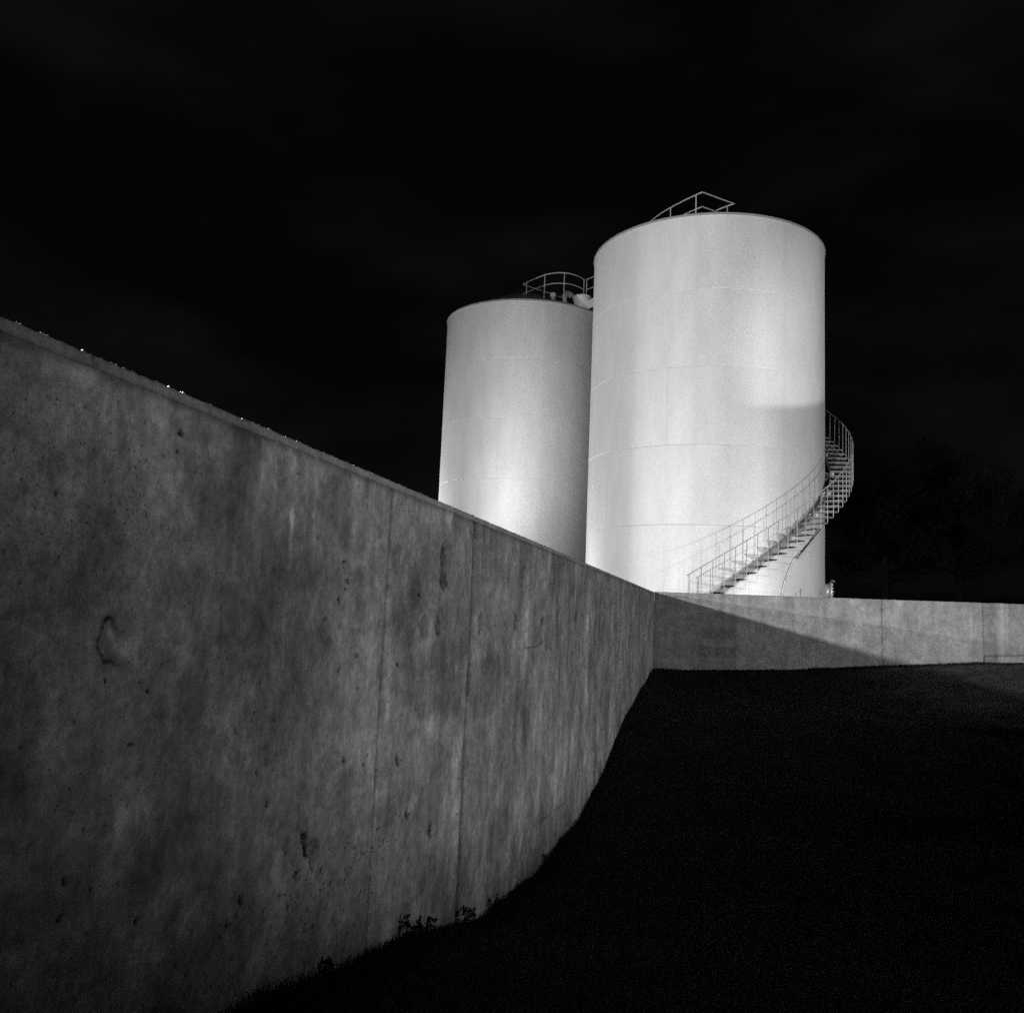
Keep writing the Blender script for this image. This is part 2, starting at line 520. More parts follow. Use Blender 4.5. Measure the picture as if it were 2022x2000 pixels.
SPALLS = [([(18.443, -0.055), (18.463, -0.063), (18.47, -0.082), (18.472, -0.101), (18.486, -0.112), (18.481, -0.129), (18.46, -0.157), (18.453, -0.169), (18.435, -0.173), (18.419, -0.172), (18.407, -0.18), (18.39, -0.184), (18.371, -0.181), (18.36, -0.173), (18.34, -0.167), (18.331, -0.192), (18.303, -0.205), (18.295, -0.201), (18.302, -0.14), (18.31, -0.103), (18.336, -0.092), (18.364, -0.097), (18.395, -0.092), (18.416, -0.083), (18.427, -0.058)], 0.005, 0.16), ([(17.138, -0.052), (17.163, -0.089), (17.17, -0.108), (17.151, -0.129), (17.129, -0.151), (17.114, -0.189), (17.096, -0.168), (17.055, -0.164), (17.052, -0.142), (17.059, -0.095), (17.076, -0.068), (17.112, -0.057)], 0.01, 0.22), ([(16.999, 0.188), (16.979, 0.166), (16.959, 0.145), (16.925, 0.132), (16.895, 0.139), (16.895, 0.165), (16.913, 0.187), (16.925, 0.201), (16.96, 0.199)], 0.006, 0.18), ([(17.094, -0.929), (17.13, -0.936), (17.139, -0.954), (17.137, -0.98), (17.128, -1.01), (17.111, -1.028), (17.089, -1.05), (17.073, -1.032), (17.061, -1.017), (17.033, -1.013), (17.042, -0.985), (17.042, -0.956), (17.064, -0.939)], 0.012, 0.35), ([(15.637, 0.382), (15.666, 0.319), (15.652, 0.236), (15.658, 0.151), (15.593, 0.112), (15.518, 0.145), (15.552, 0.229), (15.568, 0.326)], 0.014, 0.45), ([(15.903, -0.029), (15.964, -0.074), (15.939, -0.13), (15.863, -0.171), (15.804, -0.144), (15.817, -0.063)], 0.01, 0.3), ([(15.667, -0.028), (15.705, -0.075), (15.688, -0.134), (15.61, -0.141), (15.598, -0.051)], 0.012, 0.4), ([(14.74, 0.007), (14.798, -0.049), (14.783, -0.138), (14.721, -0.132), (14.687, -0.02)], 0.012, 0.35), ([(13.745, 0.003), (13.774, -0.11), (13.706, -0.135), (13.655, -0.012)], 0.012, 0.45), ([(12.678, -0.005), (12.739, -0.079), (12.66, -0.107), (12.609, -0.023)], 0.012, 0.45), ([(10.85, 0.066), (10.914, -0.037), (10.798, -0.055), (10.758, 0.033)], 0.012, 0.4)]
STAIN = [(16.265, -0.296), (16.085, -0.512), (15.95, -0.63), (15.608, -0.64), (15.29, -0.639), (15.039, -0.733), (14.148, -0.673), (14.208, -0.326), (14.967, -0.136), (15.686, -0.156)]
PALE_PATCH = [(18.43, -0.095), (18.31, -0.096), (18.295, -0.201), (18.312, -0.2), (18.336, -0.176), (18.381, -0.17), (18.424, -0.137)]
STREAKS = [((17.476, 0.352), (17.47, 0.148), 0.014, 1.3), ((17.485, -0.041), (17.481, -0.144), 0.007, 0.5), ((16.4, -0.09), (16.37, -0.56), 0.042, 0.6), ((18.0, 0.25), (17.9, -0.35), 0.03, 0.12), ((17.75, -0.55), (17.72, -1.1), 0.02, 0.25), ((15.2, -0.75), (15.15, -1.25), 0.05, 0.22), ((15.1, -0.62), (15.05, -1.4), 0.018, 0.25)]
SCRATCH = [((18.243, -0.996), (17.998, -1.064)), ((17.648, -1.245), (17.379, -1.35)), ((18.712, -0.825), (18.645, -0.851))]
CRACKS = [[(11.113, -1.921), (11.653, -1.874), (12.133, -1.855), (12.768, -1.804), (13.05, -1.791)], [(12.59, -0.229), (12.902, -0.277), (13.398, -0.273)]]

JOINTS = [0.30, 2.35, 4.5, 6.65, 8.45, 10.30, 12.20, 14.98, 16.47, 20.6]
JOINT_W = {14.98: (0.026, 0.020), 16.47: (0.013, 0.010), 12.20: (0.010, 0.010), 10.30: (0.010, 0.010),
           8.45: (0.007, 0.006), 6.65: (0.010, 0.006), 4.5: (0.010, 0.006), 2.35: (0.010, 0.006), 17.75: (0.004, 0.0003)}
WR = math.atan2(-D.y, -D.x)           # local x = s (towards the camera), local y = N, local z up

side = thing('concrete_wall', 'tall weathered grey concrete retaining wall running from the left foreground to the corner',
             'wall', (C.x, C.y, 0), WR)

CAM_S = 20.51
CAM_N = 1.59


def s_samples(a, b):
    """column spacing follows the viewing distance: about one picture element each"""
    out = [a]
    while out[-1] < b:
        s = out[-1]
        dist2 = (CAM_S - s) ** 2 + CAM_N ** 2
        ds = 1.15 * dist2 / (CAM_N * 880) if s < 19.5 else 0.02
        ds = min(max(ds, 0.0035), 0.06)
        out.append(min(s + ds, b))
    if len(out) > 2 and out[-1] - out[-2] < 0.001:
        out.pop(-2)
    return np.array(out)


COPE = 0.038                                   # height of the bevelled top edge
prng = np.random.default_rng(21)
rand_pores = []
for k in range(900):
    s = 5 + 15.2 * prng.random() ** 0.45
    rand_pores.append((s, -1.5 + 2.05 * prng.random(), 0.0016 + 0.0030 * prng.random() ** 2.2, 0.002 + 0.0045 * prng.random() ** 2))
# swarm of holes low on the near panels
for k in range(240):
    s = 17.0 + prng.normal() * 0.55
    rand_pores.append((s, -1.02 - abs(prng.normal()) * 0.16, 0.002 + 0.004 * prng.random() ** 2, 0.003 + 0.008 * prng.random() ** 2))
ALL_PORES = [(a_, b_, c_ * 1.3, d_ * 1.3) for a_, b_, c_, d_ in PORES] + rand_pores


def wall_surface(S, Z, jl, jr):
    """depth (into the wall, +) and tone of the cast face at S, Z"""
    dep = np.zeros(S.shape)
    tone = np.ones(S.shape)
    # slow bulge of the shuttering, board seams and cloudy stains
    dep += 0.004 * vnoise(S * 0.9, Z * 0.9, 5, 3)
    bw = 0.145
    bid = np.floor(S / bw).astype(int)
    bt = np.random.default_rng(4).random(400)
    btone = (bt[bid % 400] - 0.5)
    vis = sstep(17.6, 13.0, S) * 0.85 + 0.15
    tone *= 1 + 0.13 * btone * vis
    fr = np.abs((S / bw + 0.5) % 1 - 0.5) * bw
    dep += 0.0012 * vis * np.exp(-(fr / 0.004) ** 2) * (bt[(bid * 7 + 3) % 400] > 0.45)
    tone *= 1 - 0.12 * vis * np.exp(-(fr / 0.005) ** 2) * (bt[(bid * 7 + 3) % 400] > 0.45)
    # clouds
    tone *= 1 + 0.40 * vnoise(S * 1.5 + 3, Z * 1.3, 11, 7, 0.66)
    pale = vnoise(S * 2.6 + 31, Z * 2.0 + 5, 13, 6, 0.66)
    tone *= 1 + 0.45 * sstep(0.2, 0.8, pale) - 0.22 * sstep(-0.2, -0.8, pale)
    tone *= 1 + 0.26 * vnoise(S * 5.0, Z * 3.8 + 4, 12, 6, 0.7)
    # long vertical runs from the top edge
    run = vnoise(S * 9.0, Z * 0.25 + 7, 14, 4, 0.6)
    runlen = 0.25 + 0.35 * (vnoise(S * 3.0, Z * 0 + 2, 15, 2) + 0.6)
    below = (WALL_TOP - COPE) - Z
    tone *= 1 - 0.30 * np.clip(0.35 + run, 0, 1) * np.exp(-np.clip(below, 0, None) / np.clip(runlen, 0.08, None))
    tone *= 1 + 0.16 * vnoise(S * 14.0, Z * 0.5 + 17, 16, 3, 0.6) * (0.1 + 0.9 * vis)
    # close-grained blotches of the cast skin
    tone *= 1 + 0.20 * vnoise(S * 8.0 + 7, Z * 8.0 + 3, 96, 5, 0.72) * (1.15 - 0.5 * vis)
    tone *= 1 + 0.17 * vnoise(S * 27.0 + 2, Z * 27.0 + 8, 97, 3, 0.7)
    blot = vnoise(S * 3.6 + 70, Z * 3.4 + 21, 98, 6, 0.7)
    tone *= 1 + 0.30 * sstep(0.25, 0.45, blot) * (0.7 + 0.5 * vnoise(S * 20, Z * 20, 99, 3)) - 0.20 * sstep(-0.35, -0.6, blot)
    # dark line of dirt under the bevel
    tone *= 1 - 0.42 * np.exp(-(below / (0.012 + 0.008 * (vnoise(S * 6, Z * 0, 18, 3) + 1))) ** 2)
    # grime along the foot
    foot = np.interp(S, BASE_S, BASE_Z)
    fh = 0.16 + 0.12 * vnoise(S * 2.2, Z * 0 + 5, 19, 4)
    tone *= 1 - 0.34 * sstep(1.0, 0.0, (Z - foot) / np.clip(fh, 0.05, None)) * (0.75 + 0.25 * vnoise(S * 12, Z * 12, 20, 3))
    # broad pale panel area and stained area
    e = ((S - 16.75) / 0.55) ** 2 + ((Z + 0.70) / 0.40) ** 2
    tone *= 1 + 0.20 * np.exp(-e) * (1 + 0.5 * vnoise(S * 4, Z * 1.5, 22, 4))
    wob = 0.05 * vnoise(S * 5, Z * 5, 23, 4)
    sd = poly_sd(S, Z, STAIN) + wob
    tone *= 1 - 0.27 * sstep(0.05, -0.05, sd) + 0.16 * np.exp(-((sd + 0.0) / 0.035) ** 2) * (Z < -0.55)
    for (s0, z0), (s1, z1), w, k in STREAKS:
        sd = np.abs(S - (s0 + (s1 - s0) * np.clip((Z - z0) / (z1 - z0), 0, 1)) + 0.006 * vnoise(S * 0, Z * 9, 24, 3))
        inz = sstep(min(z0, z1) - 0.03, min(z0, z1) + 0.03, Z) * sstep(max(z0, z1) + 0.03, max(z0, z1) - 0.03, Z)
        tone *= 1 + k * inz * np.exp(-(sd / w) ** 2) * (1 + 0.35 * vnoise(S * 40, Z * 12, 25, 3))
    for (s0, z0), (s1, z1) in SCRATCH:
        t = np.clip((S - s0) / (s1 - s0), 0, 1)
        zz = z0 + (z1 - z0) * t
        hit = (S < max(s0, s1)) & (S > min(s0, s1))
        ln = np.exp(-((Z - zz) / 0.006) ** 2) + 0.7 * np.exp(-((Z - zz - 0.014) / 0.004) ** 2)
        tone *= 1 + 0.55 * hit * ln * np.clip(0.3 + vnoise(S * 22, Z * 30, 26, 2), 0, 1)
    # spalled patches with a sharp broken edge
    for k, (poly, depth, kt) in enumerate(SPALLS):
        ss_ = [p_[0] for p_ in poly]
        zz_ = [p_[1] for p_ in poly]
        m = (S > min(ss_) - 0.05) & (S < max(ss_) + 0.05) & (Z > min(zz_) - 0.05) & (Z < max(zz_) + 0.05)
        if not m.any():
            continue
        a, b = S[m], Z[m]
        sd = poly_sd(a, b, poly) + 0.006 * vnoise(a * 60, b * 60, 30 + k, 3)
        ins = sstep(0.004, -0.006, sd)
        u = (a - min(ss_)) / (max(ss_) - min(ss_))          # 1 at the edge nearer the camera
        dep[m] += ins * 1.5 * depth * (0.25 + 0.75 * u) * (1 + 0.35 * vnoise(a * 45, b * 45, 40 + k, 3))
        tone[m] *= 1 - ins * min(0.6, kt * 1.25) * (1 + 0.4 * vnoise(a * 30, b * 30, 50 + k, 3))
        rim = np.exp(-((sd + 0.001) / 0.008) ** 2) * sstep(0.35, 0.85, u)  # shade inside the broken edge, painted dark on the camera side
        tone[m] *= 1 - 0.94 * rim
    sd = poly_sd(S, Z, PALE_PATCH) + 0.012 * vnoise(S * 30, Z * 30, 61, 3)
    tone *= 1 + 0.85 * sstep(0.012, -0.018, sd)
    # blow holes, their shade and dirt painted dark in the tone
    for (ps, pz, pw, ph) in ALL_PORES:
        i0, i1 = np.searchsorted(S[0], [ps - 2.2 * pw - 0.004, ps + 2.2 * pw + 0.004])
        if i1 <= i0:
            continue
        j0, j1 = np.searchsorted(Z[:, 0], [pz - 2.2 * ph, pz + 2.2 * ph])
        if j1 <= j0:
            continue
        a, b = S[j0:j1, i0:i1], Z[j0:j1, i0:i1]
        r_ = np.sqrt(((a - ps - 0.25 * (b - pz)) / pw) ** 2 + ((b - pz) / ph) ** 2) + 0.35 * vnoise(a * 160, b * 160, 70, 2)
        ins = sstep(1.15, 0.7, r_)
        dep[j0:j1, i0:i1] += ins * min(0.012, 1.2 * pw)
        tone[j0:j1, i0:i1] *= 1 - 0.95 * ins
    # cracks
    for crack in CRACKS:
        dmin = np.full(S.shape, 9.0)
        for (s0, z0), (s1, z1) in zip(crack[:-1], crack[1:]):
            ex, ez = s1 - s0, z1 - z0
            t = np.clip(((S - s0) * ex + (Z - z0) * ez) / (ex * ex + ez * ez), 0, 1)
            dmin = np.minimum(dmin, np.hypot((S - s0 - t * ex) * 0.5, Z - z0 - t * ez))
        dmin = np.abs(dmin + 0.01 * vnoise(S * 9, Z * 9, 80, 3))
        tone *= 1 - 0.5 * np.exp(-(dmin / 0.007) ** 2)
        dep += 0.004 * np.exp(-(dmin / 0.006) ** 2)
    # joint edges: the face falls back into the groove
    for js in (jl, jr):
        if js in JOINT_W:
            w, dp = JOINT_W[js]
            dd = np.abs(S - js)
            gr = np.exp(-(dd / w) ** 2)
            dep += dp * gr
            tone *= 1 - (0.72 if dp > 0.012 else 0.48 if dp > 0.005 else 0.05) * np.exp(-(dd / (w * 1.1)) ** 2)
    # pale lip beside the two widest joints
    for js, k in ((16.47, 0.16), (14.98, 0.07), (17.75, 0.10)):
        lip = np.exp(-((S - js + 0.03) / 0.022) ** 2) * (0.5 + 0.5 * vnoise(S * 0 + js, Z * 2.0, 90, 3))
        tone *= 1 + k * lip
    return dep, np.clip(tone, 0.03, 2.2)


for a, b in zip(JOINTS[:-1], JOINTS[1:]):
    cols = s_samples(a, b)
    extra = [js + sg * w_ for js, sg in ((a, 1), (b, -1)) for w_ in (0.003, 0.007, 0.012, 0.018, 0.026, 0.04)]
    cols = np.unique(np.round(np.concatenate([cols, [e for e in extra if a < e < b]]), 5))
    near = (CAM_S - (a + b) / 2) < 9
    ztop = WALL_TOP - COPE
    zbot = float(np.interp(np.linspace(a, b, 9), BASE_S, BASE_Z).min()) - 0.25
    rows = np.arange(zbot, ztop, 0.0048 if near else 0.010)
    rows = np.append(rows, ztop)
    Sg, Zg = np.meshgrid(cols, rows)
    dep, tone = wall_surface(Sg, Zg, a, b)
    P = np.stack([Sg, -dep, Zg], -1)
    # wrap the ends and the top back into the wall so that the panel is a solid slab
    back = np.full((len(rows), 1), 0.0)
    left = np.stack([Sg[:, :1], back - T, Zg[:, :1]], -1)
    rgt = np.stack([Sg[:, -1:], back - T, Zg[:, -1:]], -1)
    P = np.concatenate([left, P, rgt], 1)
    tone = np.concatenate([tone[:, :1], tone, tone[:, -1:]], 1)
    me = grid_mesh('panel', P[:, ::-1])
    add_tone(me, tone[:, ::-1])
    obj('panel', me, M_CONC, side)

# bevelled, chipped top edge: one run per panel, meeting at the joints
crng = np.random.default_rng(5)
for a, b in zip(JOINTS[:-1], JOINTS[1:]):
    s = np.arange(a, b, 0.006 if a > 12 else 0.02)
    s = np.append(s, b)
    chip = 0.0025 * vnoise(s * 40, s * 0 + 1, 33, 3) + 0.010 * np.clip(vnoise(s * 9, s * 0 + 9, 34, 3) - 0.55, 0, 1)
    notch = 0.016 * np.exp(-((s - 18.595) / 0.012) ** 2)
    low = 0.0015 * vnoise(s * 25, s * 0 + 4, 35, 4)
    grit = 0.0030 * np.clip(crng.standard_normal(len(s)) - 0.6, 0, 2)
    z1 = WALL_TOP - COPE
    prof = [(-0.006 + 0 * s, z1 + 0 * s), (0.004 + low - notch, z1 + 0.003 + low), (0.000 + low * 0.5 - notch * 1.2, WALL_TOP - 0.010 - notch * 0.4),
            (-0.006 - np.abs(chip), WALL_TOP - 0.001 - np.abs(chip)), (-0.014 - np.abs(chip), WALL_TOP + 0.002 - np.abs(chip) * 0.5 + grit),
            (-0.05 + 0 * s, WALL_TOP + 0.002 + grit[::-1] * 0.4), (-T + 0 * s, WALL_TOP + 0 * s), (-T + 0 * s, z1 - 0.3 + 0 * s)]
    P = np.stack([np.stack([s, y, z], -1) for y, z in prof], 0)
    tone = np.ones(P.shape[:2]) * 1.06
    tone *= 1 + 0.12 * vnoise(P[..., 0] * 7, P[..., 2] * 20, 36, 4)
    tone *= 1 - 0.6 * np.exp(-((P[..., 0] - 18.595) / 0.012) ** 2)
    tone[0] *= 0.45
    me = grid_mesh('coping', P[:, ::-1])
    add_tone(me, tone[:, ::-1])
    obj('coping', me, M_CONC, side)
# pale crumbs of grit added to give the near top edge its lit specks
mb = MB()
for k in range(80):
    s = 15.2 + 4.9 * crng.random()
    rr = 0.0018 + 0.0024 * crng.random() ** 2
    c = Vector((s, -0.012 - 0.012 * crng.random(), WALL_TOP + rr * 0.6))
    mb.lathe([(0.0003, -rr * 0.8), (rr * 1.3, -rr * 0.2), (rr * 1.1, rr * 0.4), (0.0003, rr)], 6, c)
o = mb.build('grit', M_BRACKET, side)
o['kind'] = 'stuff'
mb = MB()
mb.box((0.15, -T / 2, -0.9), (0.295, T - 0.004, 3.03))
me = new_mesh('corner_block', mb.v, mb.f)
add_tone(me, np.full(len(me.vertices), 0.95))
obj('corner_block', me, M_CONC, side)
mb = MB()
mb.box((28.3, -T / 2, -0.7), (15.3, T, 2.64))
me = new_mesh('panel', mb.v, mb.f)
add_tone(me, np.full(len(me.vertices), 0.9))
obj('panel', me, M_CONC, side)

# ------------------------------------------------------------------ back wall
back = thing('concrete_wall', 'low pale concrete wall below the tanks crossed by a diagonal shadow', 'wall',
             (C.x, C.y, 0), math.atan2(N.y, N.x))
# local x = n (to the right), local y = D (away from the camera), local z up
BJ = [0.0, 1.82, 4.85, 6.83, 9.9, 13.0, 16.5, 22, 30]
ptone = [0.97, 1.05, 1.10, 0.98, 1.0, 1.0, 1.0, 1.0]
for k, (a, b) in enumerate(zip(BJ[:-1], BJ[1:])):
    n_ = np.linspace(a, b, max(3, int((b - a) / (0.014 if a < 9 else 0.2))))
    zb = float(np.interp(a, RISE_N, RISE_Z)) - 1.12 - 0.3
    rows = np.linspace(zb, WALL_TOP, int((WALL_TOP - zb) / 0.016))
    X, Z = np.meshgrid(n_, rows)
    dep = 0.003 * vnoise(X * 1.1, Z * 1.1, 105, 3)
    tone = ptone[k] * (1 + 0.10 * vnoise(X * 1.6, Z * 1.4, 106, 5, 0.6)) * (1 + 0.09 * vnoise(X * 8, Z * 0.5, 107, 4, 0.6))
    tone *= 1 - 0.18 * np.clip(0.3 + vnoise(X * 7, Z * 0.3, 108, 3), 0, 1) * np.exp(-(WALL_TOP - Z) / 0.22)
    if k == 0:                                   # square damp patches beside the first joint
        for z0, z1, kk in ((-0.393, -0.151, 0.25), (-0.79, -0.544, 0.32), (-0.151, 0.2, 0.12), (-1.1, -0.85, 0.16)):
            msk = sstep(1.0, 1.10, X + 0.05 * vnoise(X * 6, Z * 6, 109, 3)) * sstep(z0 - 0.02, z0 + 0.03, Z) * sstep(z1 + 0.03, z1 - 0.02, Z)
            tone *= 1 - kk * msk
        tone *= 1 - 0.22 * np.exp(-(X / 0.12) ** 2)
    if k == 1:                                   # lime run
        tone *= 1 + 0.45 * np.exp(-((X - 3.457 + 0.006 * vnoise(X * 0, Z * 8, 110, 3)) / 0.012) ** 2) * sstep(-0.05, -0.5, Z)
        tone *= 1 + 0.5 * np.exp(-(((X - 2.35) / 0.05) ** 2 + ((Z + 0.82) / 0.02) ** 2))
    if k == 2:
        for n0, z0, h in ((5.05, -0.05, 0.12), (5.25, -0.12, 0.10), (5.6, 0.15, 0.2), (6.6, 0.2, 0.3)):
            tone *= 1 + 0.3 * np.exp(-((X - n0) / 0.012) ** 2 - ((Z - z0) / h) ** 2)
    if k == 3:
        tone *= 1 - 0.20 * sstep(6.83, 6.86, X) * sstep(7.10, 7.06, X) + 0.18 * np.exp(-((X - 7.18) / 0.05) ** 2)
        zl = -0.473 + 0.064 * (X - 6.83)
        ledge = np.exp(-((Z - zl) / 0.018) ** 2)
        dep += 0.02 * ledge
        tone *= 1 - 0.55 * ledge
        dep -= 0.02 * sstep(zl + 0.01, zl - 0.03, Z)
    for js in (a, b):
        if js in (4.85, 6.83):
            gr = np.exp(-((X - js) / 0.010) ** 2)
            dep += 0.012 * gr
            tone *= 1 - 0.45 * gr
        elif js == 1.82:
            tone *= 1 - 0.10 * np.exp(-((X - js) / 0.01) ** 2)
    P = np.stack([X, dep, Z], -1)
    # top edge with a small bevel, then back over the wall
    chip = 0.003 * vnoise(n_ * 10, n_ * 0 + 2, 120, 4)
    topA = np.stack([n_, 0.012 + 0 * n_, WALL_TOP + 0.010 + chip], -1)[None]
    topB = np.stack([n_, 0 * n_ + T, WALL_TOP + 0.012 + 0 * n_], -1)[None]
    topC = np.stack([n_, 0 * n_ + T, WALL_TOP - 0.4 + 0 * n_], -1)[None]
    P = np.concatenate([P, topA, topB, topC], 0)
    tone = np.concatenate([tone, np.repeat(tone[-1:], 3, 0)], 0)
    me = grid_mesh('panel', P)
    add_tone(me, np.clip(tone, 0.1, 2))
    obj('panel', me, M_CONC_BACK, back)

# ------------------------------------------------------------------ tanks
COURSE = 2.4
ZT = YARD + 5 * COURSE                          # 12.42, height of the rim


def shell_course(rad, seed):
    """one ring of plates; edges turned in slightly so that the weld reads as a recessed line"""
    n = 220
    th = np.linspace(0, 2 * math.pi, n, endpoint=False)
    zs = [0, 0.006, 0.009, 0.014, 0.02, 0.3, 0.6, 0.9, 1.2, 1.5, 1.8, 2.1, COURSE - 0.02, COURSE - 0.014, COURSE - 0.009, COURSE - 0.006, COURSE]
    ins = [0.008, 0.0072] + [0] * 13 + [0.0072, 0.008]
    TH, ZZ = np.meshgrid(th, np.array(zs))
    wav = 0.0045 * vnoise(TH / (2 * math.pi) * 32, ZZ * 0.55 + seed * 3, 200 + seed, 2) * np.sin(np.pi * np.clip(ZZ / COURSE, 0, 1)) ** 0.5
    rr = rad - np.array(ins)[:, None] + wav
    P = np.stack([rr * np.sin(TH), rr * np.cos(TH), ZZ], -1)
    return grid_mesh('shell_course', P[:, ::-1], True, True)


def ring(mb, prof, n=160):
    b = len(mb.v)
    m = len(prof)
    for k in range(n):
        a = 2 * math.pi * k / n
        for r_, h in prof:
            mb.v.append((r_ * math.sin(a), r_ * math.cos(a), h))
    for k in range(n):
        k2 = (k + 1) % n
        for i in range(m):
            i2 = (i + 1) % m
            mb.f.append((b + k * m + i, b + k * m + i2, b + k2 * m + i2, b + k2 * m + i))


def make_tank(x, y, rad, label, seed, cam_dir):
    t = thing('storage_tank', label, 'tank', (x, y, YARD))
    mb = MB()
    ring(mb, [(rad - 0.2, -0.06), (rad + 0.14, -0.06), (rad + 0.14, 0.012), (rad - 0.2, 0.012)], 96)
    mb.build('base_plate', M_RIM, t)
    for k in range(5):
        obj('shell_course', shell_course(rad, seed + k), M_TANK, t, (0, 0, k * COURSE))
        # one upright weld per course, staggered, seen from the front
        phi = {0: 35, 1: -52, 2: -18.5, 3: 44, 4: -75}[k] + (seed * 7) % 5
        mb = MB()
        th = cam_dir - R(phi)
        c = Vector((math.sin(th), math.cos(th), 0)) * (rad - 0.001)
        mb.box(c + Vector((0, 0, COURSE / 2)), (0.012, 0.006, COURSE - 0.05), Matrix.Rotation(-th, 3, 'Z'))
        mb.build('weld_bead', M_WELD, t, (0, 0, k * COURSE))
    mb = MB()
    ring(mb, [(rad - 0.02, -0.05), (rad + 0.03, -0.05), (rad + 0.035, 0.0), (rad + 0.03, 0.012), (rad - 0.02, 0.012)], 200)
    mb.build('rim', M_RIM, t, (0, 0, 5 * COURSE))
    mb = MB()
    rise = rad * 0.47
    n = 96
    prof = [(rad + 0.03, 0.014), (rad * 0.75, rise * 0.27), (rad * 0.5, rise * 0.52), (rad * 0.25, rise * 0.76), (0.12, rise * 0.90), (0.0001, rise * 0.90)]
    mb.lathe(prof, n)
    mb.f = mb.f[:-2]
    mb.v = [tuple(v) for v in mb.v]
    mb.build('roof', M_ROOF, t, (0, 0, 5 * COURSE), None, True)
    return t


T1 = Vector((6.4393, 29.7244, YARD))
T2 = Vector((0.3719, 37.5311, YARD))
R1, R2 = 3.892, 3.50
A1 = math.atan2(-T1.x, -T1.y)                   # bearing from the tank to the camera
A2 = math.atan2(-T2.x, -T2.y)
tank1 = make_tank(T1.x, T1.y, R1, 'large white steel storage tank with the spiral stair climbing its side', 1, A1)
tank2 = make_tank(T2.x, T2.y, R2, 'white steel storage tank standing farther back on the left, with roof vents', 6, A2)


def cyl1(r, phi, z):
    """point on the big tank: phi degrees to the right of the side facing the camera, z above the yard, local to the tank"""
    th = A1 - R(phi)
    return Vector((r * math.sin(th), r * math.cos(th), z))


# shell manhole on the right flank
man = Vector((math.sin(A1 - R(88)), math.cos(A1 - R(88)), 0))
mb = MB()
mb.lathe([(0.255, -0.05), (0.255, 0.16)], 40, man * R1 + Vector((0, 0, 0.70)), man)
neck = mb.build('manhole_neck', M_STAINLESS, tank1, None, None, True)
mb = MB()
mb.lathe([(0.20, 0.155), (0.31, 0.160), (0.315, 0.165), (0.315, 0.21), (0.31, 0.215), (0.20, 0.222), (0.05, 0.225)], 40, man * R1 + Vector((0, 0, 0.70)), man)
for k in range(16):
    a = 2 * math.pi * k / 16
    u = Vector((0, 0, 1))
    w = man.cross(u)
    c = man * (R1 + 0.215) + Vector((0, 0, 0.70)) + (u * math.sin(a) + w * math.cos(a)) * 0.275
    mb.lathe([(0.016, 0), (0.016, 0.03)], 6, c, man)
cover = mb.build('manhole_cover', M_STAINLESS, tank1)
mb = MB()
b0 = man * (R1 + 0.19) + Vector((0, 0, 1.0))
mb.tube([b0, b0 + Vector((0, 0, 0.07)), b0 + man * 0.07 + Vector((0, 0, 0.06)), b0 + man * 0.13 + Vector((0, 0, 0.02))], 0.012, 6)
mb.build('davit_arm', M_STEEL, cover)
mb = MB()
h0 = man * (R1 + 0.23) + Vector((0, 0, 0.68))
mb.tube([h0 + Vector((0, 0, 0.05)), h0 + man * 0.06 + Vector((0, 0, 0.04)), h0 + man * 0.06 - Vector((0, 0, 0.04)), h0 - Vector((0, 0, 0.05))], 0.008, 6)
mb.build('handle', M_STEEL, cover)

# slanting conduit and the pale hose hanging from its lower end
mb = MB()
mb.tube([cyl1(R1 + 0.11, 43.3, 1.54), cyl1(R1 + 0.11, 63.7, 2.59)], 0.018, 8)
mb.build('conduit', M_DARKSTEEL, tank1)
mb = MB()
mb.tube([cyl1(R1 + 0.03, p_, z_) for p_, z_ in ((43.1, 1.55), (41.5, 1.38), (39.5, 1.12), (37.6, 0.85), (36.3, 0.55), (35.6, 0.25), (35.4, 0.02))], 0.022, 8)
mb.build('hose', M_PALE, tank1)

# ------------------------------------------------------------------ spiral stair
stair = thing('spiral_stair', 'open steel spiral stair winding up the right side of the large tank', 'staircase', T1)
RI, RO, RH = 4.06, 4.72, 4.75
DPHI, RISER = 3.80, 0.1985
PHI0, Z0 = -2.05, 0.03                           # lowest tread, height above the yard
NT = 60
# tread built facing the camera (phi = 0), copied round the tank
th0 = A1
e_r = Vector((math.sin(th0), math.cos(th0), 0))
e_t = Vector((math.sin(th0 - math.pi / 2), math.cos(th0 - math.pi / 2), 0))
mb = MB()
rot = Matrix((e_r, e_t, Vector((0, 0, 1)))).transposed()
mid = (RI + RO) / 2
mb.box(e_r * mid, (RO - RI, 0.26, 0.008), rot)
mb.box(e_r * mid - e_t * 0.128 + Vector((0, 0, -0.022)), (RO - RI, 0.006, 0.036), rot)
mb.box(e_r * mid + e_t * 0.128 + Vector((0, 0, -0.022)), (RO - RI, 0.006, 0.036), rot)
tread_me = new_mesh('tread', mb.v, mb.f)
tread_me.materials.append(M_TREAD)
mb = MB()
pz = [(RH, 0.88), (RH, -0.15), (RH, -0.19), (RH - 0.012, -0.215), (RH - 0.04, -0.225), (RH - 0.22, -0.225)]
mb.tube([e_r * r_ + Vector((0, 0, z_)) for r_, z_ in pz], 0.0105, 6)
post_me = new_mesh('rail_post', mb.v, mb.f, True)
post_me.materials.append(M_STEEL)
mb = MB()
g0, g1 = e_r * (R1 - 0.02), e_r * (RI + 0.12)
tk = e_t * 0.006
Zv = Vector((0, 0, 1))
vs = [g0 - Zv * 0.33, g0 - Zv * 0.03, g1 - Zv * 0.03, g1 - Zv * 0.10]
mb.add([v - tk for v in vs] + [v + tk for v in vs], [(0, 1, 2, 3), (7, 6, 5, 4), (0, 4, 5, 1), (1, 5, 6, 2), (2, 6, 7, 3), (3, 7, 4, 0)])
